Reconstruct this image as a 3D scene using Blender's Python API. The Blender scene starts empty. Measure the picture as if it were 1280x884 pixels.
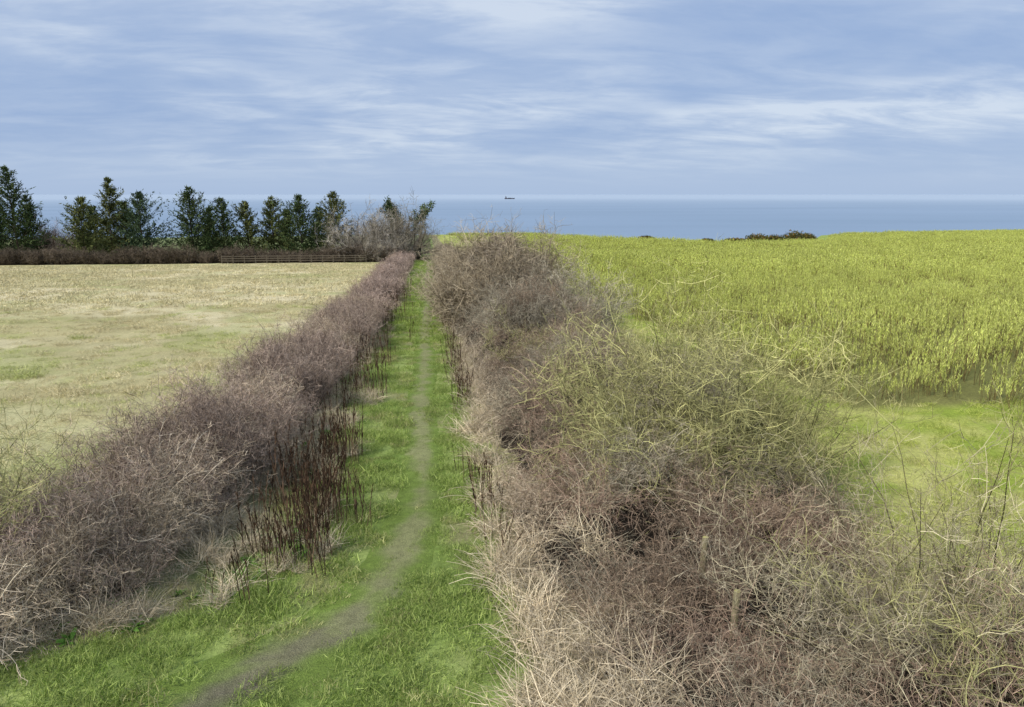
import bpy, numpy as np, math
rng=np.random.default_rng(11)
scene=bpy.context.scene
# ---------------------------------------------------------------- helpers
def norm(v): return v/np.maximum(np.linalg.norm(v,axis=-1,keepdims=True),1e-9)
_L=np.random.default_rng(3).random((256,256))
def vn(x,y,s,o=0.0):
    x=np.asarray(x,float)/s+o*17.3+500; y=np.asarray(y,float)/s+o*7.7+500
    xi=np.floor(x).astype(int); yi=np.floor(y).astype(int); fx=x-xi; fy=y-yi
    fx=fx*fx*(3-2*fx); fy=fy*fy*(3-2*fy)
    a=_L[xi%256,yi%256]; b=_L[(xi+1)%256,yi%256]; c=_L[xi%256,(yi+1)%256]; d=_L[(xi+1)%256,(yi+1)%256]
    return (a*(1-fx)+b*fx)*(1-fy)+(c*(1-fx)+d*fx)*fy
def fbm(x,y,s,o=0.0): return .5*vn(x,y,s,o)+.3*vn(x,y,s/2.1,o+1)+.2*vn(x,y,s/4.7,o+2)
def ss(a,b,x):
    t=np.clip((np.asarray(x,float)-a)/(b-a),0,1); return t*t*(3-2*t)
class Geo:
    def __init__(s): s.V=[];s.C=[];s.M=[];s.n=0
    def quads(s,Q,C,m=0):
        n=len(Q)
        C=np.asarray(C,float)
        if C.ndim==1: C=np.tile(C,(n,1))
        s.V.append(Q.reshape(-1,3)); s.C.append(np.repeat(C,4,axis=0)); s.M.append(np.full(n,m)); s.n+=n
    def segs(s,P0,P1,W0,W1,C,m=0,sides=2,ref=None):
        d=norm(P1-P0)
        if ref is None: ref=rng.normal(size=P0.shape)
        a=norm(np.cross(d,ref)); b=np.cross(d,a)
        W0=np.broadcast_to(W0,(len(P0),))[:,None]; W1=np.broadcast_to(W1,(len(P0),))[:,None]
        if sides==2:
            s.quads(np.stack([P0-a*W0/2,P0+a*W0/2,P1+a*W1/2,P1-a*W1/2],1),C,m)
        else:
            for i in range(sides):
                t0=2*math.pi*i/sides;t1=2*math.pi*(i+1)/sides
                u0=a*math.cos(t0)+b*math.sin(t0);u1=a*math.cos(t1)+b*math.sin(t1)
                s.quads(np.stack([P0+u0*W0/2,P0+u1*W0/2,P1+u1*W1/2,P1+u0*W1/2],1),C,m)
    def poly(s,pts,w0,w1,C,m=0,sides=2):
        n,k,_=pts.shape; ref=rng.normal(size=(n,3))
        C=np.asarray(C,float)
        if C.ndim==1: C=np.tile(C,(n,1))
        w0=np.broadcast_to(w0,(n,)); w1=np.broadcast_to(w1,(n,))
        for i in range(k-1):
            f0=i/(k-1);f1=(i+1)/(k-1)
            s.segs(pts[:,i],pts[:,i+1],w0*(1-f0)+w1*f0,w0*(1-f1)+w1*f1,C,m,sides,ref)
    def box(s,c,sz,C,m=0):
        x,y,z=np.array(sz)/2; c=np.array(c,float)
        v=np.array([[-x,-y,-z],[x,-y,-z],[x,y,-z],[-x,y,-z],[-x,-y,z],[x,-y,z],[x,y,z],[-x,y,z]])+c
        s.quads(v[np.array([[3,2,1,0],[4,5,6,7],[0,1,5,4],[1,2,6,5],[2,3,7,6],[3,0,4,7]])],C,m)
    def mesh(s,name,mats):
        V=np.concatenate(s.V);C=np.concatenate(s.C);M=np.concatenate(s.M);n=s.n
        me=bpy.data.meshes.new(name)
        me.vertices.add(4*n);me.vertices.foreach_set('co',V.ravel())
        me.loops.add(4*n);me.loops.foreach_set('vertex_index',np.arange(4*n,dtype=np.int32))
        me.polygons.add(n);me.polygons.foreach_set('loop_start',np.arange(0,4*n,4,dtype=np.int32))
        me.polygons.foreach_set('loop_total',np.full(n,4,dtype=np.int32))
        me.polygons.foreach_set('material_index',M.astype(np.int32))
        at=me.attributes.new('col','FLOAT_COLOR','POINT')
        at.data.foreach_set('color',np.concatenate([C,np.ones((4*n,1))],1).ravel().astype(np.float32))
        for m in mats: me.materials.append(m)
        me.update(calc_edges=True); me.validate()
        return me
def link(o): scene.collection.objects.link(o); return o
def grow(p,d,L,k,wob,bend):
    n=len(p); pts=[p]; L=np.broadcast_to(L,(n,))[:,None]
    for i in range(k):
        d=norm(d+rng.normal(0,wob,(n,3))+np.array([0,0,bend])); p=p+d*L/k; pts.append(p)
    return np.stack(pts,1)
def kids(pts,k,spread,t0=.15,t1=1.0):
    n,m,_=pts.shape; idx=np.repeat(np.arange(n),k); t=rng.uniform(t0,t1,n*k)*(m-1)*.999
    i=t.astype(int); f=(t-i)[:,None]; a=pts[idx,i]; b=pts[idx,i+1]
    tan=norm(b-a); r=norm(rng.normal(size=tan.shape))
    return a*(1-f)+b*f, norm(tan*(1-spread)+r*spread), idx
def mixc(a,b,n,p=1.0):
    t=rng.random(n)[:,None]**p; a=np.array(a);b=np.array(b)
    return (a*(1-t)+b*t)*rng.uniform(.65,1.3,(n,1))
# ---------------------------------------------------------------- materials
def leafmat(name,trans=0.0,var=.3,rough=.85):
    m=bpy.data.materials.new(name);m.use_nodes=True;nt=m.node_tree;N=nt.nodes;K=nt.links
    a=N.new('ShaderNodeAttribute');a.attribute_name='col'
    oi=N.new('ShaderNodeObjectInfo');mr=N.new('ShaderNodeMapRange');mr.inputs[3].default_value=1-var;mr.inputs[4].default_value=1+var
    K.new(oi.outputs['Random'],mr.inputs[0])
    mu=N.new('ShaderNodeVectorMath');mu.operation='SCALE';K.new(a.outputs['Color'],mu.inputs[0]);K.new(mr.outputs[0],mu.inputs['Scale'])
    N.remove(N['Principled BSDF']);b=N.new('ShaderNodeBsdfDiffuse');b.inputs['Roughness'].default_value=.3
    K.new(mu.outputs[0],b.inputs['Color']);out=b.outputs[0]
    if trans>0:
        t=N.new('ShaderNodeBsdfTranslucent');K.new(mu.outputs[0],t.inputs[0]);mx=N.new('ShaderNodeMixShader');mx.inputs[0].default_value=trans
        K.new(out,mx.inputs[1]);K.new(t.outputs[0],mx.inputs[2]);out=mx.outputs[0]
    K.new(out,N['Material Output'].inputs[0])
    return m
M_twig=leafmat('bare_twigs',0,.38); M_grass=leafmat('grass_blades',.3,.25); M_dry=leafmat('dry_grass_blades',0,.2)
M_crop=leafmat('crop_leaves',.2,.2); M_needle=leafmat('conifer_needles',0,.0); M_wood=leafmat('weathered_wood',0,.1); M_paint=leafmat('ship_paint',0,0,.5)
def groundmat(name,s1=9.,s2=60.,bump=.4,amt=.5):
    m=bpy.data.materials.new(name);m.use_nodes=True;nt=m.node_tree;N=nt.nodes;K=nt.links
    b=N['Principled BSDF'];b.inputs['Roughness'].default_value=.95;b.inputs['Specular IOR Level'].default_value=.1
    a=N.new('ShaderNodeAttribute');a.attribute_name='col'
    tc=N.new('ShaderNodeTexCoord')
    fac=None
    for s,lo,hi in((s1,1-amt*.5,1+amt*.5),(s2,1-amt,1+amt),(.35,.85,1.15)):
        n=N.new('ShaderNodeTexNoise');n.inputs['Scale'].default_value=s;n.inputs['Detail'].default_value=5;n.inputs['Roughness'].default_value=.65
        K.new(tc.outputs['Object'],n.inputs['Vector'])
        mr=N.new('ShaderNodeMapRange');mr.inputs[1].default_value=.3;mr.inputs[2].default_value=.7;mr.inputs[3].default_value=lo;mr.inputs[4].default_value=hi;K.new(n.outputs[0],mr.inputs[0])
        if fac is None: fac=mr.outputs[0];bn=n
        else:
            q=N.new('ShaderNodeMath');q.operation='MULTIPLY';K.new(fac,q.inputs[0]);K.new(mr.outputs[0],q.inputs[1]);fac=q.outputs[0]
    mu=N.new('ShaderNodeVectorMath');mu.operation='SCALE';K.new(a.outputs['Color'],mu.inputs[0]);K.new(fac,mu.inputs['Scale']);K.new(mu.outputs[0],b.inputs['Base Color'])
    bp=N.new('ShaderNodeBump');bp.inputs['Strength'].default_value=bump;bp.inputs['Distance'].default_value=.05;K.new(fac,bp.inputs['Height']);K.new(bp.outputs[0],b.inputs['Normal'])
    return m
M_ground=groundmat('ground_surface');M_dirt=groundmat('trodden_earth',6,45,.7,.45);M_core=groundmat('thicket_shade_core',5,40,1,.7)
# ---------------------------------------------------------------- layout
def edgeY(x): return np.interp(x,[-700,-200,-20,60,80,88,128,190,230,400,800],[330,400,470,480,300,236,238,345,400,480,520])
def gz(x,y):
    x=np.asarray(x,float);y=np.asarray(y,float)
    z=-.04*y+.12*(vn(x,y,17,3)-.5)+.05*(vn(x,y,2.3,4)-.5)
    z=z-32*ss(0,26,y-edgeY(x)+4*(vn(x,y,12,5)-.5))-10*ss(20,200,y-edgeY(x))
    return z
PY=[3,7,8.6,10.4,12.8,17,25,50,150,260];PX=[-9,-5.5,-3.35,-1.55,-.66,-.30,-.38,-.35,-.3,-.2]
def pathx(y): return np.interp(y,PY,PX)+.05*np.sin(y*.45)+.03*np.sin(y*1.3)
def pathhw(y): return np.interp(y,[6,9,12,20,60,240],[.85,.65,.45,.36,.34,.32])
def hlc(y): return np.interp(y,[4,8,10,11.5,14,18,28,45,130],[-13,-10,-8.3,-7.0,-6.3,-5.6,-5.0,-4.6,-4.2])
def hlw(y): return np.interp(y,[10,30,130],[1.35,1.2,1.0])
def vl(y): return np.where(y<13,np.minimum(hlc(y)+hlw(y)+.5+(y-9)*.45,-2.9),-2.9)+1.3*(vn(y,0*y,1.1,8)-.5)
def vr(y): return .95+.5*(vn(y,0*y+9,1.1,9)-.5)
def xright(y): return np.interp(y,[2,7,9,14,25,40,60,75,160],[9.2,8.6,8.0,8.3,8.2,8.2,7,4.8,4.4])
MOUNDS=[(6.2,15.2,1.8,2.2,1.8),(4.4,21.5,1.8,2.2,.8),(6.8,26,1.5,2.2,.9),(5.4,33,2.4,3.0,1.7),(4.1,44,3.0,4.5,2.8),(4.3,54,2.8,6,1.9),(6.6,7.4,1.3,1.4,.9),(3.4,12.6,1.1,1.3,.5),(2.9,17.5,.9,1.6,.4)]
def thick(x,y):
    xl=1.2+1.0*(vn(y,0*y,1.9,21)-.5); xr=xright(y)
    prof=ss(0,1,(x-xl)/2.2)*ss(0,1,(xr-x)/1.5)
    base=np.interp(y,[3,7,12,20,30,45,70,150],[1.0,1.2,1.3,1.4,1.7,2.2,2.4,2.0])
    h=base*prof*(.35+1.35*fbm(x,y,2.2,16))
    for a,b,rx,ry,hh in MOUNDS: h=h+hh*np.exp(-((x-a)/rx)**2-((y-b)/ry)**2)*ss(0,1,(x-.7)/1.3)
    return np.where(prof>0,h*(.75+.5*fbm(x,y,1.0,6)),h*.3)
def wear(x,y): return ss(.54,.72,fbm(x,y,1.7,111))   # worn / thin patches in the verge
# ---------------------------------------------------------------- terrain
def axis(lo,hi,d0,d1,step,grow_):
    a=list(np.arange(d0,d1,step)); s=step
    while a[-1]<hi: s*=grow_; a.append(a[-1]+s)
    s=step;b=[d0]
    while b[-1]>lo: s*=grow_; b.append(b[-1]-s)
    return np.array(b[::-1][:-1]+a)
def colat(x,y):
    sh=x.shape
    def c(v): return np.broadcast_to(np.array(v,float),sh+(3,))
    def mix(a,b,t): return a*(1-t[...,None])+b*t[...,None]
    n1=fbm(x,y,9,1);n2=fbm(x,y,1.6,2);n3=fbm(x,y,30,7);n4=fbm(x,y,4,17)
    dry=mix(c([.44,.39,.20]),c([.63,.55,.34]),ss(.35,.65,n1))
    dry=mix(dry,c([.31,.35,.11]),np.clip(ss(.48,.75,n3)*.32+.38*ss(.5,.7,n4)+.48*ss(55,12,y)*ss(.3,.6,n1),0,.8))
    dry=mix(dry,c([.17,.20,.08]),ss(127,130,y))
    verge=mix(c([.16,.23,.05]),c([.30,.37,.11]),ss(.3,.7,n2))
    verge=mix(verge,c([.28,.25,.13]),wear(x,y)*.7)
    rough=mix(c([.36,.31,.19]),c([.16,.19,.07]),ss(.35,.65,n2))
    strip=mix(c([.27,.34,.05]),c([.46,.46,.14]),ss(.3,.7,n2))
    crop=mix(c([.33,.38,.07]),c([.43,.46,.11]),ss(.3,.7,n1))
    crop=mix(crop,c([.16,.15,.055]),ss(90,25,y)*.85)
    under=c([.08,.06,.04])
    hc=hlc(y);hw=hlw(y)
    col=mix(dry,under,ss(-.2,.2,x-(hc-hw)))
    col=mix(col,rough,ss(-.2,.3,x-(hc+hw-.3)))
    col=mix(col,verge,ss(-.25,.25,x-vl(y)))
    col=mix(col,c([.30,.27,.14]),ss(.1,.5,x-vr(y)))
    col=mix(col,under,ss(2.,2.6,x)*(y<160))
    col=mix(col,strip,ss(-.4,.2,x-xright(y)))
    col=mix(col,crop,ss(-.5,.5,x-14)*ss(-.6,.6,y-22.3))
    ed=edgeY(x)
    col=mix(col,c([.24,.32,.08]),ss(-26,-8,y-ed)*.8)
    col=mix(col,c([.13,.12,.06]),ss(1,8,y-ed))
    return col
def sheet(name,xs,ys,zf,cf,mat,mask=None):
    X,Y=np.meshgrid(xs,ys); Z=zf(X,Y); C=cf(X,Y)
    ny,nx=X.shape; V=np.stack([X,Y,Z],-1).reshape(-1,3)
    i=np.arange(nx*ny).reshape(ny,nx); F=np.stack([i[:-1,:-1],i[:-1,1:],i[1:,1:],i[1:,:-1]],-1).reshape(-1,4)
    if mask is not None:
        mk=mask(X,Y).ravel(); F=F[mk[F].any(1)]
    me=bpy.data.meshes.new(name);me.vertices.add(len(V));me.vertices.foreach_set('co',V.ravel())
    n=len(F);me.loops.add(4*n);me.loops.foreach_set('vertex_index',F.ravel().astype(np.int32))
    me.polygons.add(n);me.polygons.foreach_set('loop_start',np.arange(0,4*n,4,dtype=np.int32));me.polygons.foreach_set('loop_total',np.full(n,4,dtype=np.int32))
    at=me.attributes.new('col','FLOAT_COLOR','POINT');at.data.foreach_set('color',np.concatenate([C.reshape(-1,3),np.ones((len(V),1))],1).ravel().astype(np.float32))
    me.materials.append(mat);me.update(calc_edges=True);me.polygons.foreach_set('use_smooth',np.ones(n,bool))
    return link(bpy.data.objects.new(name,me))
xs=axis(-900,1000,-14,20,.22,1.06);ys=axis(-60,900,3,60,.28,1.03)
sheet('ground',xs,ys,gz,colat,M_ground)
def ribbon(name,mat):
    yy=np.concatenate([np.arange(6.2,60,.15),np.arange(60,235,.8)]);tt=np.linspace(-1,1,17)
    Y,T=np.meshgrid(yy,tt,indexing='ij'); pxs=pathx(yy)
    dx=np.gradient(pxs,yy);nrm=np.stack([np.ones_like(dx),-dx],1);nrm/=np.linalg.norm(nrm,axis=1)[:,None]
    w=(pathhw(yy)*1.7)[:,None]
    X=pxs[:,None]+T*w*nrm[:,:1];Yp=Y+T*w*nrm[:,1:]
    Z=gz(X,Yp)+.022-.03*(T**2)
    n2=fbm(X,Yp,.6,14);n5=fbm(X,Yp,1.9,15)
    mud=np.array([.20,.175,.13]);worn=np.array([.30,.31,.14]);green=np.array([.2,.28,.06])
    t=ss(8.0,13,Yp+5*(n2-.5))[...,None];C=mud*(1-t)+worn*t
    e=ss(.15,.8,np.abs(T)+1.1*(n2-.5)+1.0*(n5-.5)+.12*ss(9,14,Yp))[...,None];C=C*(1-e)+green*e
    ny,nx=X.shape;V=np.stack([X,Yp,Z],-1).reshape(-1,3);i=np.arange(nx*ny).reshape(ny,nx)
    F=np.stack([i[:-1,:-1],i[:-1,1:],i[1:,1:],i[1:,:-1]],-1).reshape(-1,4)
    me=bpy.data.meshes.new(name);me.from_pydata(V.tolist(),[],F.tolist())
    at=me.attributes.new('col','FLOAT_COLOR','POINT');at.data.foreach_set('color',np.concatenate([C.reshape(-1,3),np.ones((len(V),1))],1).ravel().astype(np.float32))
    me.materials.append(mat);me.polygons.foreach_set('use_smooth',np.ones(len(F),bool))
    return link(bpy.data.objects.new(name,me))
ribbon('footpath',M_dirt)
# ---------------------------------------------------------------- sea
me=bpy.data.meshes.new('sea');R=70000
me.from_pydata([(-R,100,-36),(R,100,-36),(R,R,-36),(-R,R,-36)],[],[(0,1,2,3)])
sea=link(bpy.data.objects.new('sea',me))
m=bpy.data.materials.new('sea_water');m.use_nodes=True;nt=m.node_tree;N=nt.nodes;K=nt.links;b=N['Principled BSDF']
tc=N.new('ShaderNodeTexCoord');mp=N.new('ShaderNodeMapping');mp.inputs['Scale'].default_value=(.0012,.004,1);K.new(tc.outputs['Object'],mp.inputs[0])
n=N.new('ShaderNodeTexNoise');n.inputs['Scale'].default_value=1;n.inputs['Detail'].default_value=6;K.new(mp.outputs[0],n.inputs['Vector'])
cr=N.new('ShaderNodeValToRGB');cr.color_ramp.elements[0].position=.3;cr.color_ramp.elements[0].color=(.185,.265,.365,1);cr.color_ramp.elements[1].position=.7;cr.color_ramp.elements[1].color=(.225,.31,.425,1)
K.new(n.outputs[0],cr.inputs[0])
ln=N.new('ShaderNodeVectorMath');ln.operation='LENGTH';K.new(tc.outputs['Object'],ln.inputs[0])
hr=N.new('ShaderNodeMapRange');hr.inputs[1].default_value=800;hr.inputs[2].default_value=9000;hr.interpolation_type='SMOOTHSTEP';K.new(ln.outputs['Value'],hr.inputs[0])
hm=N.new('ShaderNodeMix');hm.data_type='RGBA';K.new(hr.outputs[0],hm.inputs[0]);K.new(cr.outputs[0],hm.inputs[6]);hm.inputs[7].default_value=(.37,.45,.545,1)  # aerial haze painted into the base colour, paler with distance
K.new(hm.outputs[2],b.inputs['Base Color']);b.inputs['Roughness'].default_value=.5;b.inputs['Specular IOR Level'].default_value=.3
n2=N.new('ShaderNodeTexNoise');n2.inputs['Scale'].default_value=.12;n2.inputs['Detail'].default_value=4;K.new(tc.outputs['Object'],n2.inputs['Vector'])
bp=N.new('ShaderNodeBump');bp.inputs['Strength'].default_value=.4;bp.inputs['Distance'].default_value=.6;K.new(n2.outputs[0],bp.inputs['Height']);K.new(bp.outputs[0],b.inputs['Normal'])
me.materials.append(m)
# ---------------------------------------------------------------- scatter
def scatter(name,P,rot,scl,idx,meshes,parent=None):
    col=bpy.data.collections.new(name+'_parts')
    for i,ms in enumerate(meshes):
        o=bpy.data.objects.new('%s_part_%02d'%(name,i),ms);col.objects.link(o)
    n=len(P);me=bpy.data.meshes.new(name);me.vertices.add(n);me.vertices.foreach_set('co',P.astype(np.float32).ravel())
    a=me.attributes.new('rot','FLOAT_VECTOR','POINT');a.data.foreach_set('vector',rot.astype(np.float32).ravel())
    a=me.attributes.new('scl','FLOAT_VECTOR','POINT');a.data.foreach_set('vector',scl.astype(np.float32).ravel())
    a=me.attributes.new('idx','INT','POINT');a.data.foreach_set('value',idx.astype(np.int32))
    o=link(bpy.data.objects.new(name,me))
    g=bpy.data.node_groups.new(name+'_gn','GeometryNodeTree')
    g.interface.new_socket('Geometry',in_out='INPUT',socket_type='NodeSocketGeometry');g.interface.new_socket('Geometry',in_out='OUTPUT',socket_type='NodeSocketGeometry')
    N=g.nodes;K=g.links;gi=N.new('NodeGroupInput');go=N.new('NodeGroupOutput');ip=N.new('GeometryNodeInstanceOnPoints')
    ci=N.new('GeometryNodeCollectionInfo');ci.inputs['Collection'].default_value=col;ci.inputs['Separate Children'].default_value=True;ci.inputs['Reset Children'].default_value=True
    def na(nm,t):
        q=N.new('GeometryNodeInputNamedAttribute');q.data_type=t;q.inputs['Name'].default_value=nm;return [s for s in q.outputs if s.enabled and s.name=='Attribute'][0]
    K.new(gi.outputs[0],ip.inputs['Points']);K.new(ci.outputs[0],ip.inputs['Instance']);ip.inputs['Pick Instance'].default_value=True
    K.new(na('idx','INT'),ip.inputs['Instance Index'])
    K.new(na('rot','FLOAT_VECTOR'),ip.inputs['Rotation']);K.new(na('scl','FLOAT_VECTOR'),ip.inputs['Scale'])
    K.new(ip.outputs[0],go.inputs[0])
    md=o.modifiers.new('instances','NODES');md.node_group=g
    return o
def put(name,x,y,meshes,s0,s1,tilt=.15,zoff=0.,sz=None,zs=None,idx=None):
    n=len(x);z=(gz(x,y) if zs is None else zs)+zoff
    rot=np.stack([rng.normal(0,tilt,n),rng.normal(0,tilt,n),rng.uniform(0,6.283,n)],1)
    s=(rng.uniform(s0,s1,n) if np.isscalar(s0) else s0*rng.uniform(.8,1.2,n))
    scl=np.stack([s,s,s if sz is None else sz*s],1)
    return scatter(name,np.stack([x,y,z],1),rot,scl,rng.integers(0,len(meshes),n) if idx is None else idx,meshes)
def band(x0,x1,bands,keep=None):
    XX=[];YY=[]
    for y0,y1,d in bands:
        n=int((x1-x0)*(y1-y0)*d)
        XX.append(rng.uniform(x0,x1,n));YY.append(rng.uniform(y0,y1,n))
    x=np.concatenate(XX);y=np.concatenate(YY)
    if keep is not None:
        k=keep(x,y);x=x[k];y=y[k]
    return x,y
def infov(x,y,mg=3.0):
    f=x*.1115+y*.9938; r=x*.9938-y*.1115
    return np.abs(r)<f*.78+mg
# ---------------------------------------------------------------- source plants
def m_twigs(name,n,H,rad,ca,cb,wf=1.,lv3=3,spread=.25,k1=8,k2=7,bend=.04,lo=.15,k1l=.42):
    g=Geo();a=rng.uniform(0,6.28,n);r=rad*np.sqrt(rng.random(n))
    p=np.stack([r*np.cos(a),r*np.sin(a),np.zeros(n)],1)
    d=norm(np.stack([np.cos(a)*spread*r/rad*2,np.sin(a)*spread*r/rad*2,np.ones(n)],1)+rng.normal(0,spread*.5,(n,3)))
    s=grow(p,d,H*rng.uniform(.55,1,n),6,.13,bend);g.poly(s,.016*wf*H/2,.005*wf,mixc(np.array(ca)*.6,ca,n),0,3)
    q,dd,_=kids(s,k1,.55,lo);b=grow(q,dd,H*rng.uniform(.18,k1l,len(q)),4,.2,.08);g.poly(b,.006*wf,.004*wf,mixc(ca,cb,len(q)))
    q,dd,_=kids(b,k2,.6,.1);c=grow(q,dd,H*rng.uniform(.07,.2,len(q)),3,.25,.06);g.poly(c,.0045*wf,.003*wf,mixc(ca,cb,len(q),.8))
    if lv3:
        q,dd,_=kids(c,lv3,.6,.1);e=grow(q,dd,rng.uniform(.06,.18,len(q))*H/2,2,.25,.05);g.poly(e,.0035*wf,.0025*wf,mixc(ca,cb,len(q),.6))
    return g.mesh(name,[M_twig])
def m_bramble(name,n,ca,cb,Lm=1.5,wf=1.,rad=.9,k=6):
    g=Geo();a=rng.uniform(0,6.28,n);r=rad*np.sqrt(rng.random(n));p=np.stack([r*np.cos(a),r*np.sin(a),np.zeros(n)],1)
    d=norm(rng.normal(0,.7,(n,3))+np.array([0,0,1.1]));d[:,2]=np.abs(d[:,2])
    s=grow(p,d,Lm*rng.uniform(.4,1.15,n),8,.13,-.15);g.poly(s,.009*wf,.005*wf,mixc(ca,cb,n))
    q,dd,_=kids(s,k,.6,.2);b=grow(q,dd,rng.uniform(.12,.45,len(q)),3,.22,-.06);g.poly(b,.006*wf,.004*wf,mixc(ca,cb,len(q)))
    q,dd,_=kids(b,3,.7,.2);b=grow(q,dd,rng.uniform(.05,.15,len(q)),1,.2,0);g.poly(b,.0045*wf,.004*wf,mixc(ca,cb,len(q)))
    return g.mesh(name,[M_twig])
def m_tuft(name,n,rad,h0,h1,w,ca,cb,mat,lean=.5,bend=-.25,k=3):
    g=Geo();a=rng.uniform(0,6.28,n);r=rad*np.sqrt(rng.random(n));p=np.stack([r*np.cos(a),r*np.sin(a),-.01*np.ones(n)],1)
    d=norm(rng.normal(0,lean,(n,3))*np.array([1,1,.2])+np.array([0,0,1]))
    s=grow(p,d,rng.uniform(h0,h1,n),k,.1,bend);g.poly(s,w,w*.35,mixc(ca,cb,n));return g.mesh(name,[mat])
def m_crop(name,n,rad,wf=1.):
    g=Geo();a=rng.uniform(0,6.28,n);r=rad*np.sqrt(rng.random(n));p=np.stack([r*np.cos(a),r*np.sin(a),np.zeros(n)],1)
    d=norm(rng.normal(0,.07,(n,3))+np.array([0,0,1]))
    s=grow(p,d,rng.uniform(.55,1.4,n),5,.04,.03);g.poly(s,.02*wf,.011*wf,mixc([.10,.065,.03],[.25,.20,.08],n))
    q,dd,_=kids(s,3,.2,.3);b=grow(q,dd,rng.uniform(.15,.4,len(q)),3,.06,.4);g.poly(b,.01*wf,.007*wf,mixc([.24,.25,.08],[.38,.40,.12],len(q)))
    for src,k in((s[:,3:],10),(b,5)):
        q,dd,_=kids(src,k,.33,.2);q2=q+dd*rng.uniform(.04,.13,(len(q),1));g.segs(q,q2,.019*wf,.009*wf,mixc([.42,.49,.08],[.84,.86,.32],len(q)),0)
    q,dd,_=kids(s[:,:4],2,.8,.2);q2=q+dd*rng.uniform(.06,.14,(len(q),1));g.segs(q,q2,.025*wf,.012*wf,mixc([.2,.18,.07],[.3,.24,.1],len(q)),0)
    return g.mesh(name,[M_crop])
def m_stalk(name):
    g=Geo();n=5;p=np.concatenate([rng.normal(0,.2,(n,2)),np.zeros((n,1))],1);d=norm(rng.normal(0,.1,(n,3))+np.array([0,0,1]))
    s=grow(p,d,rng.uniform(.7,1.5,n),6,.04,.02);g.poly(s,.022,.012,mixc([.06,.04,.03],[.17,.115,.075],n),0,3)
    q,dd,_=kids(s[:,3:],8,.3,.2);b=grow(q,dd,rng.uniform(.05,.17,len(q)),2,.1,.3);g.poly(b,.024,.012,mixc([.05,.03,.02],[.14,.09,.055],len(q)))
    return g.mesh(name,[M_twig])
def m_leafy(name):
    g=Geo();n=14;a=rng.uniform(0,6.28,n);L=rng.uniform(.06,.16,n);W=L*.38;el=rng.uniform(.2,1.1,n)
    for i in range(n):
        o=np.array([math.cos(a[i]),math.sin(a[i]),0]);sd=np.array([-o[1],o[0],0]);u=np.array([0,0,1.])
        st=o*.02;p1=st+(o*math.cos(el[i])+u*math.sin(el[i]))*L[i]*.55;p2=p1+(o*math.cos(el[i]-.6)+u*math.sin(el[i]-.6))*L[i]*.55
        c=np.array([.12,.24,.045])*rng.uniform(.7,1.6)
        g.quads(np.array([[st-sd*.01,st+sd*.01,p1+sd*W[i]*.5,p1-sd*W[i]*.5],[p1-sd*W[i]*.5,p1+sd*W[i]*.5,p2+sd*.012,p2-sd*.012]]),c)
    return g.mesh(name,[M_grass])
purp_a=[.13,.09,.07];purp_b=[.58,.46,.37]
brn_a=[.12,.085,.06];brn_b=[.52,.40,.29]
# ---------------------------------------------------------------- left hedge
T_h=[m_twigs('hedge_twigs%d'%i,24,1.9,.6,purp_a,purp_b,1.5,2,.28,lo=.3) for i in range(3)]+[m_twigs('hedge_twigs_tan',22,1.9,.6,[.18,.14,.09],[.66,.55,.41],1.5,2,.3,lo=.3)]
T_hf=[m_twigs('hedge_twigs_far%d'%i,16,1.9,.65,[.15,.105,.085],[.60,.47,.39],3,1,.28,7,6,lo=.3) for i in range(3)]
def row(y0,y1,dy,cf,wf,across):
    yy=[];xx=[];off=[]
    for y in np.arange(y0,y1,dy):
        for t in np.linspace(-1,1,across):
            yy.append(y+rng.uniform(-dy,dy)*.5);tt=t+rng.uniform(-.25,.25);off.append(tt);xx.append(float(cf(y))+tt*float(wf(y))*.7)
    return np.array(xx),np.array(yy),np.array(off)
x,y,o=row(8,48,.82,hlc,hlw,3); s=(1.04-.2*np.abs(o)**2)*(.66+.66*vn(y,x,1.7,12))
put('hawthorn_hedge',x,y,T_h,s,None,.2,-.05)
x,y,o=row(48,128,1.0,hlc,hlw,2); s=(1.05-.2*np.abs(o)**2)*(.75+.5*vn(y,x,2.6,12))
put('hawthorn_hedge',x,y,T_hf,s,None,.16,-.05)
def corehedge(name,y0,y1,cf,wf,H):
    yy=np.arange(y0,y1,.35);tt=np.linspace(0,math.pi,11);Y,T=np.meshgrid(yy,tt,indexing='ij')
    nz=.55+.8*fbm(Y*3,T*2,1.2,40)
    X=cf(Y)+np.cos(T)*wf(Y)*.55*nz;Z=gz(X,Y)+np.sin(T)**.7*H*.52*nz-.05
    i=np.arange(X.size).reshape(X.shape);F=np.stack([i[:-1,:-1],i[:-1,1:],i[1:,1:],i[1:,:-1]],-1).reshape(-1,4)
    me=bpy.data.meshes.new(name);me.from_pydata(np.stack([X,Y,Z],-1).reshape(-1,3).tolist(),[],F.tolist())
    C=np.tile(np.array([.04,.03,.022,1]),(X.size,1))  # hull added to block see-through; its dark colour stands in for shade
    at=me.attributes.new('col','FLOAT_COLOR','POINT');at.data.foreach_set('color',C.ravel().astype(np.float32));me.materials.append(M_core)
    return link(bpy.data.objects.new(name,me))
corehedge('hedge_shade_core',7,128,hlc,hlw,1.9)
def bset(nm,n,ca,cb,Lm,wf=1.,rad=.9,k=6,c=2): return [m_bramble('%s%d'%(nm,i),n,ca,cb,Lm,wf,rad,k) for i in range(c)]
B_pale=bset('bramble_pale',45,[.30,.24,.16],[.74,.63,.48],1.3,1.3,.5,5)
n=120;y=9.4+rng.random(n)**1.3*12;x=hlc(y)+hlw(y)*rng.uniform(.2,1.0,n)
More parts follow.
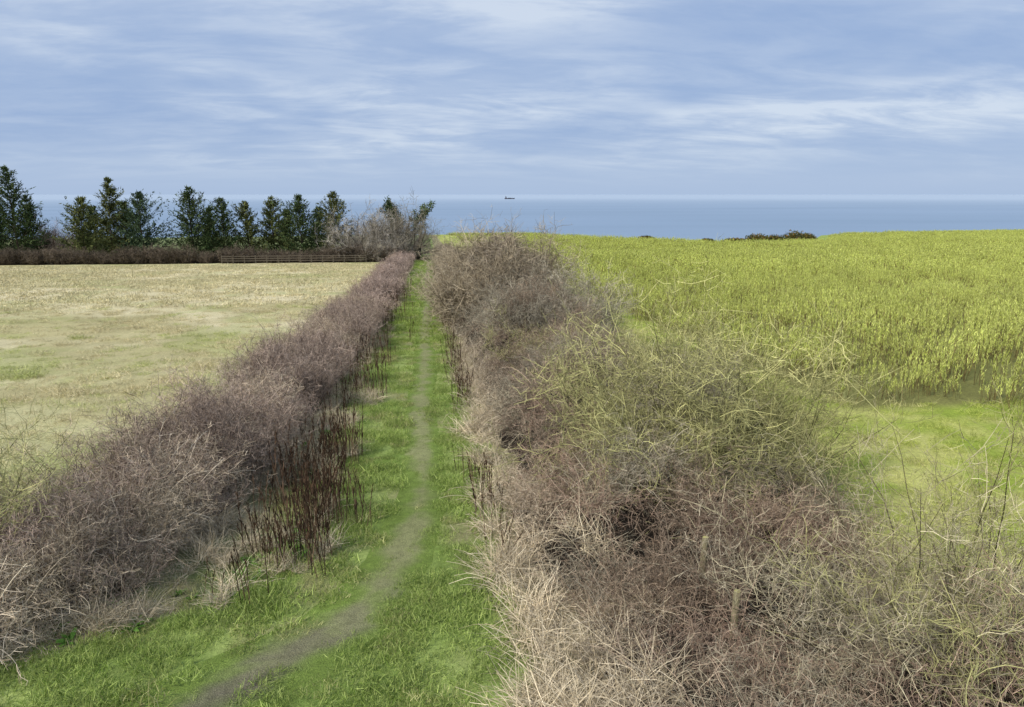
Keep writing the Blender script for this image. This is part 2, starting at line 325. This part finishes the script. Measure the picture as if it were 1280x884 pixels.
put('dead_bramble',x,y,B_pale,.6,1.0,.5,0,zs=gz(x,y)+rng.uniform(.0,1.1,n)*np.clip(1.1-(x-hlc(y))/hlw(y)*.6,0,1))
# ---------------------------------------------------------------- right thicket
xs2=np.arange(.6,10.2,.25);ys2=np.concatenate([np.arange(2.5,60,.3),np.arange(60,165,1.)])
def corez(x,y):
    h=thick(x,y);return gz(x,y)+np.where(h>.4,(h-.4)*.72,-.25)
sheet('thicket_shade_core',xs2,ys2,corez,lambda x,y:np.broadcast_to(np.array([.045,.035,.026]),x.shape+(3,))*(.6+.8*vn(x,y,.8,50))[...,None],M_core,lambda x,y:thick(x,y)>.35)  # added sheet under the brambles, coloured dark for the shaded hollows
B_all=bset('b0_brown',115,brn_a,brn_b,1.4,1.1)+bset('b1_red',115,[.14,.09,.065],[.50,.365,.27],1.4,1.1)+bset('b2_pale',115,[.26,.20,.135],[.72,.61,.46],1.4,1.1)+bset('b3_grey',115,[.14,.12,.08],[.52,.46,.34],1.3,1.1)
B_far=[m_bramble('bramble_far%d'%i,70,[.15,.12,.085],[.54,.45,.35],1.5,2.6,.9,5) for i in range(3)]
x,y=band(1.3,9,[(3,12,1.7),(12,26,1.5),(26,42,1.0)],lambda x,y:(thick(x,y)>.3)&infov(x,y,1))
h=thick(x,y);q=fbm(x,y,2.5,55)+rng.normal(0,.08,len(x))
kind=np.where(x<2.6+.5*(y<9),2,np.where(q>.58,1,np.where(q<.43,3,0)));kind=np.where((np.hypot(x-6.3,(y-15))<2.2)|(rng.random(len(x))<.12),3,kind)
kind=np.where((y>20)&(kind==1),0,kind)
put('bramble_thicket',x,y,B_all,.6,1.05,.35,zs=gz(x,y)+np.maximum(h-.8,0)*rng.uniform(.7,1.,len(x)),idx=kind*2+rng.integers(0,2,len(x)))
x,y=band(1.3,8.5,[(42,70,.9),(70,160,.6)],lambda x,y:thick(x,y)>.5)
h=thick(x,y);put('bramble_thicket',x,y,B_far,.8,1.3,.35,zs=gz(x,y)+np.maximum(h-.9,0))
lich_a=[.15,.14,.065];lich_b=[.54,.52,.23]
T_l=[m_twigs('shrub_lichen%d'%i,15,3,.55,lich_a,lich_b,1.5,3,.34,10,8,.03,.35,.32) for i in range(3)]
T_g=[m_twigs('shrub_brown%d'%i,24,3,.7,[.14,.11,.07],[.50,.42,.30],1.8,2,.30,10,8,.04,.3,.28) for i in range(2)]
T_gg=[m_twigs('shrub_grey%d'%i,24,3,.8,[.15,.13,.09],[.56,.50,.38],1.8,3,.36,9,7,.04,.3) for i in range(2)]
T_gr=[m_twigs('shrub_twiggy%d'%i,12,3,.5,[.14,.115,.075],[.56,.50,.33],1.4,2,.5,8,6,.0,.3) for i in range(3)]
def shrub(name,pts,meshes,tilt=.12):
    p=np.array(pts,float);put(name,p[:,0],p[:,1],meshes,p[:,2]/3,None,tilt,-.05)
def blob(cx,cy,rx,ry,h,n):
    out=[]
    for i in range(n):
        a=rng.uniform(0,6.28);r=math.sqrt((i+.5)/n);a=i*2.4;out.append((cx+rx*r*math.cos(a),cy+ry*r*math.sin(a),h*(1-.3*r*r)))
    return out
shrub('hawthorn_bush',blob(6.3,15.3,1.3,1.7,4.4,13),T_l,.14)
shrub('hawthorn_bush',blob(7.0,8.4,.6,.8,3.4,5),T_gr,.25)
shrub('hawthorn_bush',blob(6.3,6.9,.6,.7,3.1,4),T_gr,.25)
shrub('hawthorn_bush',[(7.0,7.9,3.3)],T_l,.2)
shrub('hawthorn_bush',blob(5.4,33,2.0,2.6,4.0,10),T_gg)
shrub('hawthorn_bush',blob(4.1,44,2.3,3.2,5.5,15),T_g,.08)
shrub('hawthorn_bush',blob(4.2,54,1.9,5,4.8,10),T_g,.08)
shrub('hawthorn_bush',blob(5.2,24,1.8,3,2.5,5),T_gg)
shrub('hawthorn_bush',[(6.6,22,2.9),(3.9,28,2.6),(6.9,29,3.0)],T_l)
shrub('hawthorn_bush',[(-9.2,12.4,3.4),(-8.6,13.8,3.0),(-8.3,11.4,3.0)],T_l,.25)
shrub('hawthorn_bush',blob(3.0,78,1.4,12,3.2,12)+blob(2.8,115,1.2,22,3.0,16),T_g,.08)
# dead grass
G_straw=[m_tuft('dead_grass%d'%i,120,.4,.45,1.05,.013,[.40,.33,.21],[.84,.73,.54],M_dry,.6,-.22,4) for i in range(3)]
x,y=band(.6,3.4,[(4,13,4.6),(13,24,2),(24,50,1)],lambda x,y:(x>vr(y)+.12)&(rng.random(len(x))<np.where(x<2.0,1,np.clip((3.4-x),0,1)*ss(15,8,y))))
put('dead_grass',x,y,G_straw,.45,1.0,.25,zs=gz(x,y)+np.maximum(thick(x,y)-.5,0)*.8)
x,y=band(-7,-2.0,[(9,24,7),(24,70,3)],lambda x,y:(x<vl(y)+.5)&(x>hlc(y)+hlw(y)*.55)&(vn(x,y,.7,33)>.36))
put('dead_grass',x,y,G_straw,.25,.72,.45)
S=[m_stalk('dock_stalk%d'%i) for i in range(6)]
y=np.concatenate([rng.uniform(11.5,22,170),rng.uniform(22,70,140)]);x=-2.8+rng.normal(0,.42,len(y))+.3*np.sin(y);k=(vn(y,0*y,1.0,60)>.3)
put('dock_stalks',x[k],y[k],S,.45,1.05,.08)
y=rng.uniform(12,55,90);x=1.0+rng.normal(0,.18,90);k=vn(y,0*y,2.2,61)>.4
put('dock_stalks',x[k],y[k],S,.45,.9,.08)
# ---------------------------------------------------------------- grass
G_gr=[m_tuft('grass_tuft%d'%i,170,.36,.05,.16,.011,[.17,.26,.045],[.52,.60,.21],M_grass,.6,-.15,2) for i in range(3)]+[m_tuft('grass_tuft_y%d'%i,170,.36,.05,.15,.011,[.28,.30,.09],[.62,.60,.30],M_grass,.6,-.15,2) for i in range(1)]
G_grf=[m_tuft('grass_tuft_far%d'%i,70,.5,.1,.2,.026,[.18,.27,.045],[.48,.55,.18],M_grass,.6,-.1,2) for i in range(3)]
def vkeep(x,y):
    pd=np.abs(x-pathx(y))*np.where(y<12,.72,1);wy=pathhw(y)*(.6+.8*vn(x,y,.8,77))
    pr=ss(wy*.35,wy*1.35,pd)
    pr=np.maximum(pr,.36*ss(10,15,y)+.07)*(1-.55*wear(x,y))
    return (x>np.maximum(vl(y)-1.4,hlc(y)+hlw(y)-.5))&(x<vr(y)+.45)&(rng.random(len(x))<pr*np.where(x<vl(y)-.2,.45,1))&infov(x,y)
x,y=band(-9,1.6,[(6,12,13),(12,22,10),(22,40,7)],vkeep)
pd=np.abs(x-pathx(y));idx=np.where((rng.random(len(x))<.06+.55*wear(x,y))|(x<vl(y)-.2),3,rng.integers(0,3,len(x)))
put('grass_verge',x,y,G_gr,(.55+.9*vn(x,y,.8,70))*(.45+.55*ss(.2,.8,pd)),None,.12,idx=idx)
x,y=band(-3.3,1.1,[(38,80,4),(80,150,2)],lambda x,y:(np.abs(x-pathx(y))>.5)|(rng.random(len(x))<.25))
put('grass_verge',x,y,G_grf,.6,1.1,.1)
L=[m_leafy('broadleaf_weed%d'%i) for i in range(3)]
x,y=band(-8,-2.4,[(8,16,5),(16,30,1.5)],lambda x,y:(x<vl(y)+.7)&(x>hlc(y)+hlw(y)-.1)&(np.abs(x-pathx(y))>.8)&(vn(x,y,1.2,71)>.45))
put('broadleaf_weeds',x,y,L,.7,1.5,.15)
G_f=[m_tuft('field_tuft%d'%i,90,.55,.1,.32,.014,[.41,.36,.18],[.80,.71,.46],M_dry,.7,-.25,2) for i in range(3)]+[m_tuft('field_tuft_g',90,.55,.08,.24,.014,[.31,.36,.11],[.60,.61,.26],M_dry,.7,-.25,2)]
G_ff=[m_tuft('field_tuft_far%d'%i,40,.9,.12,.3,.045,[.45,.40,.22],[.77,.69,.44],M_dry,.7,-.2,2) for i in range(3)]
x,y=band(-75,-5,[(10,20,3),(20,35,2.3),(35,60,1.2)],lambda x,y:(x<hlc(y)-hlw(y)*.9)&infov(x,y))
n=len(x);g=.5*fbm(x,y,7,80)+.5*fbm(x,y,2.5,81)+.15*ss(50,12,y);idx=np.where(g+rng.normal(0,.04,n)>.56,3,rng.integers(0,3,n))
s=rng.uniform(.5,1.0,n)*(.55+.9*vn(x,y,1.8,82))
scatter('dry_grass_field',np.stack([x,y,gz(x,y)],1),np.stack([rng.normal(0,.1,n),rng.normal(0,.1,n),rng.uniform(0,6.28,n)],1),np.stack([s,s,s*.9],1),idx,G_f)
x,y=band(-110,-5,[(58,122,.8)],lambda x,y:(x<hlc(y)-hlw(y)*.9)&infov(x,y))
put('dry_grass_field',x,y,G_ff,.7,1.2,.08)
G_s=[m_tuft('strip_tuft%d'%i,100,.5,.08,.28,.014,[.26,.33,.05],[.62,.64,.2],M_grass,.7,-.2,2) for i in range(3)]+[m_tuft('strip_tuft_dry',100,.5,.08,.28,.014,[.38,.36,.12],[.74,.70,.34],M_grass,.7,-.2,2)]
x,y=band(7.5,40,[(7,18,3.5),(18,24,2.6)],lambda x,y:infov(x,y)&((x<14.5)|(y<22.6)))
x2,y2=band(6.5,14.6,[(24,45,2.4),(45,100,1)])
x=np.concatenate([x,x2]);y=np.concatenate([y,y2]);idx=np.where(fbm(x,y,2.2,74)+rng.normal(0,.06,len(x))>.56,3,rng.integers(0,3,len(x)))
put('rough_grass',x,y,G_s,.65*(.5+.9*vn(x,y,1.5,73)),None,.15,idx=idx)
# crop
C1=[m_crop('crop_clump%d'%i,20,.9,1.) for i in range(5)];C2=[m_crop('crop_far%d'%i,20,1.5,2.2) for i in range(3)]
def ck(x,y): return (x>14+1.8*(vn(y,0*y,2.5,90)-.5))&(y>22.6+2.2*(vn(x,0*x,2.5,91)-.5))&(y<edgeY(x)-14)&infov(x,y)
x,y=band(13,110,[(21.5,30,.75),(30,45,.7),(45,62,.65),(62,80,.55)],ck)
s=rng.uniform(.7,1.15,len(x))*(.65+.6*vn(x,y,2.5,92))
put('crop_field',x,y,C1,s,None,.06)
x,y=band(13,420,[(78,150,.28),(150,260,.11),(260,470,.05)],ck)
dd=np.hypot(x,y);s=np.interp(dd,[80,150,500],[.95,1.3,2.2]);n=len(x);s*=rng.uniform(.75,1.15,n)*(.75+.5*vn(x,y,6,93))
scatter('crop_field',np.stack([x,y,gz(x,y)],1),np.stack([rng.normal(0,.05,n),rng.normal(0,.05,n),rng.uniform(0,6.28,n)],1),np.stack([s,s,s*np.interp(dd,[80,150,500],[.95,.7,.45])],1),rng.integers(0,3,n),C2)
# ---------------------------------------------------------------- conifers
def conifer(H,W,ca,cb,dens=1.,bare=.02):
    g=Geo();lean=rng.normal(0,.03,2)
    k=14;zz=np.linspace(0,H,k);tr=np.stack([lean[0]*zz+.08*np.sin(zz*.7),lean[1]*zz,zz],1)[None]
    g.poly(tr,.34,.04,[.09,.07,.05],1,6)
    nl=int(H/.45);side=rng.uniform(0,6.28)
    for i in range(nl):
        f=bare+(1-bare)*(i+rng.random())/nl; z=f*H
        nb=int(7*dens)+2;a=rng.uniform(0,6.28,nb)
        prof=(1-f)**.78*(1+.22*np.cos(a-side))*rng.uniform(.7,1.2)
        Lb=W*prof*rng.uniform(.5,1.3,nb)+.3
        up=.18+.62*f
        p=np.stack([np.full(nb,np.interp(z,zz,tr[0,:,0])),np.full(nb,lean[1]*z),np.full(nb,z)],1)
        d=norm(np.stack([np.cos(a),np.sin(a),up+rng.normal(0,.15,nb)],1))
        b=grow(p,d,Lb,5,.07,.06);g.poly(b,.05,.015,[.07,.055,.035],1)
        kk=max(8,int(33*dens*(1-f)**.5));q,dd,ix=kids(b,kk,.48,.1);q=q+rng.normal(0,.10,q.shape)
        q2=q+dd*rng.uniform(.25,.6,(len(q),1));cl=mixc(ca,cb,nb)[ix]*rng.uniform(.6,1.3,(len(q),1))
        g.segs(q,q2,.17,.035,cl,0)
    return g.mesh('conifer_tree',[M_needle,M_wood])
dk=([.034,.060,.023],[.115,.15,.058]);yl=([.075,.095,.032],[.20,.21,.075]);bl=([.04,.07,.04],[.115,.16,.08])
def atpx(px,yy):
    u=(px-640)/914; t=yy/(1.012*.9938-u*.1115); return t*(1.012*.1115+u*.9938)
for px,top,W,cc,yy in [(-34,225,7,dk,142),(-5,236,6,bl,147),(20,212,8.8,dk,140),(41,246,6,dk,146),(102,246,7.4,yl,136),(118,258,5.5,dk,148),(137,226,7.0,yl,144),(158,252,5.6,dk,147),(178,240,8.8,bl,137),(240,234,7.8,dk,136),(262,260,4.6,dk,148),(279,247,7.2,dk,137),(311,251,6.2,yl,139),(341,247,6.0,yl,141),(358,262,4.4,dk,147),(377,243,7.6,dk,136),(398,260,4.8,bl,146),(418,240,7.6,yl,138)]:
    X=atpx(px,yy); H=(12.3+(237-top)*.146)*yy/138
    me=conifer(H,W*.85*rng.uniform(.9,1.1),*cc);o=link(bpy.data.objects.new('conifer_tree',me));o.location=(X,yy,float(gz(X,yy))-.1)
BT=[m_twigs('bare_tree%d'%i,13,9,1.4,ca,cb,8,2,.55,11,9,.03,.12) for i,(ca,cb) in enumerate([([.18,.16,.13],[.52,.47,.40]),([.21,.18,.13],[.54,.48,.37]),([.26,.18,.14],[.5,.38,.31])])]
for px,Y,H,c in [(446,136,9.0,0),(460,133,9.8,0),(476,138,11.0,0),(492,133,9.8,1),(505,137,9.0,0),(515,133,7.4,1),(455,130,5.5,1),(484,129,5.5,0),(470,128,4,1),(66,146,8.0,2),(82,150,7.5,2),(55,152,7,2),(92,140,4,2)]:
    X=atpx(px,Y);o=link(bpy.data.objects.new('bare_tree',BT[c]));o.location=(X,Y,float(gz(X,Y))-.1);sc=H/9;o.scale=(sc,sc,sc);o.rotation_euler=(0,0,rng.uniform(0,6.28))
def pine(H,W):
    g=Geo();tr=grow(np.zeros((3,3)),norm(np.array([[.2,0,1],[-.1,.1,1],[.35,.1,1]])),H*.8,6,.08,.05);g.poly(tr,.3,.1,[.09,.07,.05],1,6)
    q,dd,_=kids(tr,26,.6,.4);b=grow(q,dd,rng.uniform(1,W*.7,len(q)),4,.15,.1);g.poly(b,.06,.02,[.08,.06,.04],1)
    q,dd,ix=kids(b,85,.7,.3);q=q+rng.normal(0,.25,q.shape);q2=q+dd*rng.uniform(.25,.5,(len(q),1));g.segs(q,q2,.17,.06,mixc(*dk,len(b))[ix]*rng.uniform(.7,1.3,(len(q),1)),0)
    return g.mesh('pine_tree',[M_needle,M_wood])
o=link(bpy.data.objects.new('pine_tree',pine(12.3,5)));X=atpx(499,147);o.location=(X,147,float(gz(X,147)))
def frow(x0,x1,yf,name,h):
    xx=np.arange(x0,x1,.9);xx=np.repeat(xx,2)+rng.uniform(-.4,.4,len(xx)*2);yy=yf+rng.uniform(-.6,.6,len(xx));put(name,xx,yy,[m_twigs(name+'_tw%d'%i,18,1.9,.6,[.09,.07,.05],[.25,.20,.15],4,1,.28,7,6) for i in range(2)],h/1.9*(.75+.5*vn(xx,yy,3,95)),None,.12)
frow(-112,-4.5,127.5,'field_boundary_hedge',2.2)
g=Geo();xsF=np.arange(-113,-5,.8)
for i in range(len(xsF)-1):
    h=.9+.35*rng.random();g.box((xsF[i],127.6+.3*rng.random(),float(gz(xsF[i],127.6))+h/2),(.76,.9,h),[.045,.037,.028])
link(bpy.data.objects.new('hedge_stems',g.mesh('hedge_stems',[M_core])))  # solid dark boxes added as the far hedge's core, not modelled stems
g=Geo();fx=np.arange(-34,-9,1.8)
for i,X in enumerate(fx):
    z=float(gz(X,125.4));g.box((X,125.4,z+.66),(.15,.15,1.4),[.14,.12,.09])
    if i<len(fx)-1:
        for hh in(.45,.83,1.2): g.box((X+.9,125.30,z+hh),(1.79,.04,.10),[.17,.145,.11])
link(bpy.data.objects.new('wooden_fence',g.mesh('wooden_fence',[M_wood])))
for X,Y,h in[(4.25,9.1,1.05),(4.3,10.5,1.25)]:
    g=Geo();z0=float(gz(X,Y));pts=np.array([[[0,0,-.3],[.01,0,h*.5],[.03,.01,h-.03],[.03,.01,h]]])
    g.poly(pts,.11,.10,[.26,.23,.14],0,10)
    a=np.linspace(0,2*math.pi,9)
    for i in range(0,8,2):
        g.quads(np.array([[[.03,.01,h],[.03+.05*math.cos(a[i]),.01+.05*math.sin(a[i]),h-.005],[.03+.05*math.cos(a[i+1]),.01+.05*math.sin(a[i+1]),h-.005],[.03+.05*math.cos((a[i+2])),.01+.05*math.sin(a[i+2]),h-.005]]]),[.38,.35,.15])
    o=link(bpy.data.objects.new('wooden_fence_post',g.mesh('wooden_fence_post',[M_wood])));o.location=(X,Y,z0)
def gorse(n,rx,ry,rz):
    g=Geo();d=norm(rng.normal(size=(n,3)));d[:,2]=np.abs(d[:,2]);r=rng.uniform(.6,1.1,(n,1))*(.8+.4*rng.random((n,1)))
    p=d*r*np.array([rx,ry,rz]);c=mixc([.05,.06,.02],[.14,.14,.05],n);k=rng.random(n)<.2;c[k]=np.array([.3,.17,.05])
    g.segs(p,p+norm(d+rng.normal(0,.5,(n,3)))*rng.uniform(.2,.5,(n,1)),.3,.1,c,0);return g.mesh('gorse_bush',[M_needle])
for X,Y,a,h in[(88.5,228,2.5,1.2),(97,226,4,1.3),(104,225,4.5,2.4),(110,226,3.5,2.0),(117,226,4.5,3.2),(122,228,3,2.4),(81,270,3,1.5)]:
    o=link(bpy.data.objects.new('gorse_bush',gorse(2600,a,3,h)));o.location=(X,Y,float(gz(X,Y))-.1)
# ---------------------------------------------------------------- ship
e=link(bpy.data.objects.new('cargo_ship',None));e.location=(.1123*6500*.97,6500,-36)
g=Geo();L=88
sec=[(-L/2,6,8),(-L/2+5,7,7.5),(L/2-16,7,7.5),(L/2-5,4,9),(L/2,.4,11)]
for (x0,w0,h0),(x1,w1,h1) in zip(sec[:-1],sec[1:]):
    for sg in(-1,1): g.quads(np.array([[[x0,sg*w0*.8,-1],[x1,sg*w1*.8,-1],[x1,sg*w1,h1],[x0,sg*w0,h0]]],float),[.07,.07,.09])
    g.quads(np.array([[[x0,-w0,h0-.3],[x1,-w1,h1-.3],[x1,w1,h1-.3],[x0,w0,h0-.3]]],float),[.12,.06,.05])
g.quads(np.array([[[-L/2,-4.8,-1],[-L/2,4.8,-1],[-L/2,6,8],[-L/2,-6,8]]],float),[.07,.07,.09])
h=bpy.data.objects.new('hull',g.mesh('hull',[M_paint]));link(h);h.parent=e
g=Geo();g.box((-L/2+12,0,12.5),(11,11,11),[.15,.15,.17]);g.box((-L/2+12,0,19.5),(7,12,3),[.2,.2,.22]);g.box((-L/2+8,0,23),(3,3,4),[.1,.08,.08]);g.box((0,0,9.2),(30,10,3),[.1,.09,.09]);g.box((L/2-18,0,12),(1,1,10),[.1,.1,.1])
h=bpy.data.objects.new('superstructure',g.mesh('superstructure',[M_paint]));link(h);h.parent=e
# ---------------------------------------------------------------- world
w=bpy.data.worlds.new('World');scene.world=w;w.use_nodes=True;nt=w.node_tree;N=nt.nodes;K=nt.links;bg=N['Background'];bg.inputs[1].default_value=.1
az=math.radians(-125);el=math.radians(42)
sk=N.new('ShaderNodeTexSky');sk.sky_type='NISHITA';sk.sun_disc=False;sk.sun_elevation=el;sk.sun_rotation=az
tc=N.new('ShaderNodeTexCoord');sp=N.new('ShaderNodeSeparateXYZ');K.new(tc.outputs['Generated'],sp.inputs[0])
def mth(op,a,b=None,c=None):
    q=N.new('ShaderNodeMath');q.operation=op
    for i,v in enumerate((a,b,c)):
        if v is None: continue
        if isinstance(v,(int,float)): q.inputs[i].default_value=v
        else: K.new(v,q.inputs[i])
    return q.outputs[0]
zc=mth('MAXIMUM',sp.outputs[2],0.0);dn=mth('ADD',zc,.14)
cx=mth('DIVIDE',sp.outputs[0],dn);cy=mth('DIVIDE',sp.outputs[1],dn);cb=N.new('ShaderNodeCombineXYZ');K.new(cx,cb.inputs[0]);K.new(cy,cb.inputs[1])
def noise(scale,rotz,sc,det,loc=(0,0,0),rough=.55):
    mp=N.new('ShaderNodeMapping');mp.inputs['Rotation'].default_value=(0,0,rotz);mp.inputs['Scale'].default_value=sc;mp.inputs['Location'].default_value=loc
    K.new(cb.outputs[0],mp.inputs[0]);n=N.new('ShaderNodeTexNoise');n.inputs['Scale'].default_value=scale;n.inputs['Detail'].default_value=det;n.inputs['Roughness'].default_value=rough
    n.inputs['Distortion'].default_value=.4
    K.new(mp.outputs[0],n.inputs['Vector']);return n.outputs[0]
def mr(v,a,b,c=0.,d=1.):
    q=N.new('ShaderNodeMapRange');q.interpolation_type='SMOOTHSTEP';K.new(v,q.inputs[0])
    for i,t in enumerate((a,b,c,d)): q.inputs[i+1].default_value=t
    return q.outputs[0]
def mixn(f,a,b):
    q=N.new('ShaderNodeMix');q.data_type='RGBA';K.new(f,q.inputs[0]) if not isinstance(f,float) else setattr(q.inputs[0],'default_value',f)
    for s,v in((q.inputs[6],a),(q.inputs[7],b)):
        if isinstance(v,tuple): s.default_value=(*v,1)
        else: K.new(v,s)
    return q.outputs[2]
big=noise(.55,-.3,(1,1.0,1),3,(5.3,2.2,0));fine=noise(1.5,-.35,(.9,1.7,1),8,(0,4,0),.62);fine2=noise(4.5,-.2,(.9,1.5,1),6,(2,1,0),.6)
f1=mr(big,.34,.60);f2=mr(fine,.36,.68);f3=mr(fine2,.3,.7)
fac=mth('MULTIPLY',f1,mth('MULTIPLY_ADD',f2,.66,.26));fac2=mth('ADD',mth('MULTIPLY_ADD',f2,.2,fac),mth('MULTIPLY',f3,.10))
cloud=mixn(fac2,(3.2,4.45,6.95),(6.4,7.3,8.7))
hz=mr(sp.outputs[2],.0,.09,1.,0.)
cloud=mixn(hz,cloud,(4.2,5.45,7.6))
full=mixn(.92,sk.outputs[0],cloud)
K.new(full,bg.inputs[0])
s=bpy.data.lights.new('sun','SUN');s.energy=3.9;s.angle=math.radians(10);s.color=(1,.94,.84);so=link(bpy.data.objects.new('sun',s))
from mathutils import Vector
dv=Vector((math.sin(az)*math.cos(el),math.cos(az)*math.cos(el),math.sin(el)));so.rotation_euler=dv.to_track_quat('Z','Y').to_euler()
# ---------------------------------------------------------------- camera
c=bpy.data.cameras.new('camera');co=link(bpy.data.objects.new('camera',c));co.location=(0,0,6.2);co.rotation_euler=(math.radians(90-12.3),0,math.radians(-6.4))
c.sensor_width=36;c.lens=25.7;c.clip_end=200000;c.clip_start=.1;scene.camera=co
scene.view_settings.view_transform='Standard'
print('objs',len(scene.objects))
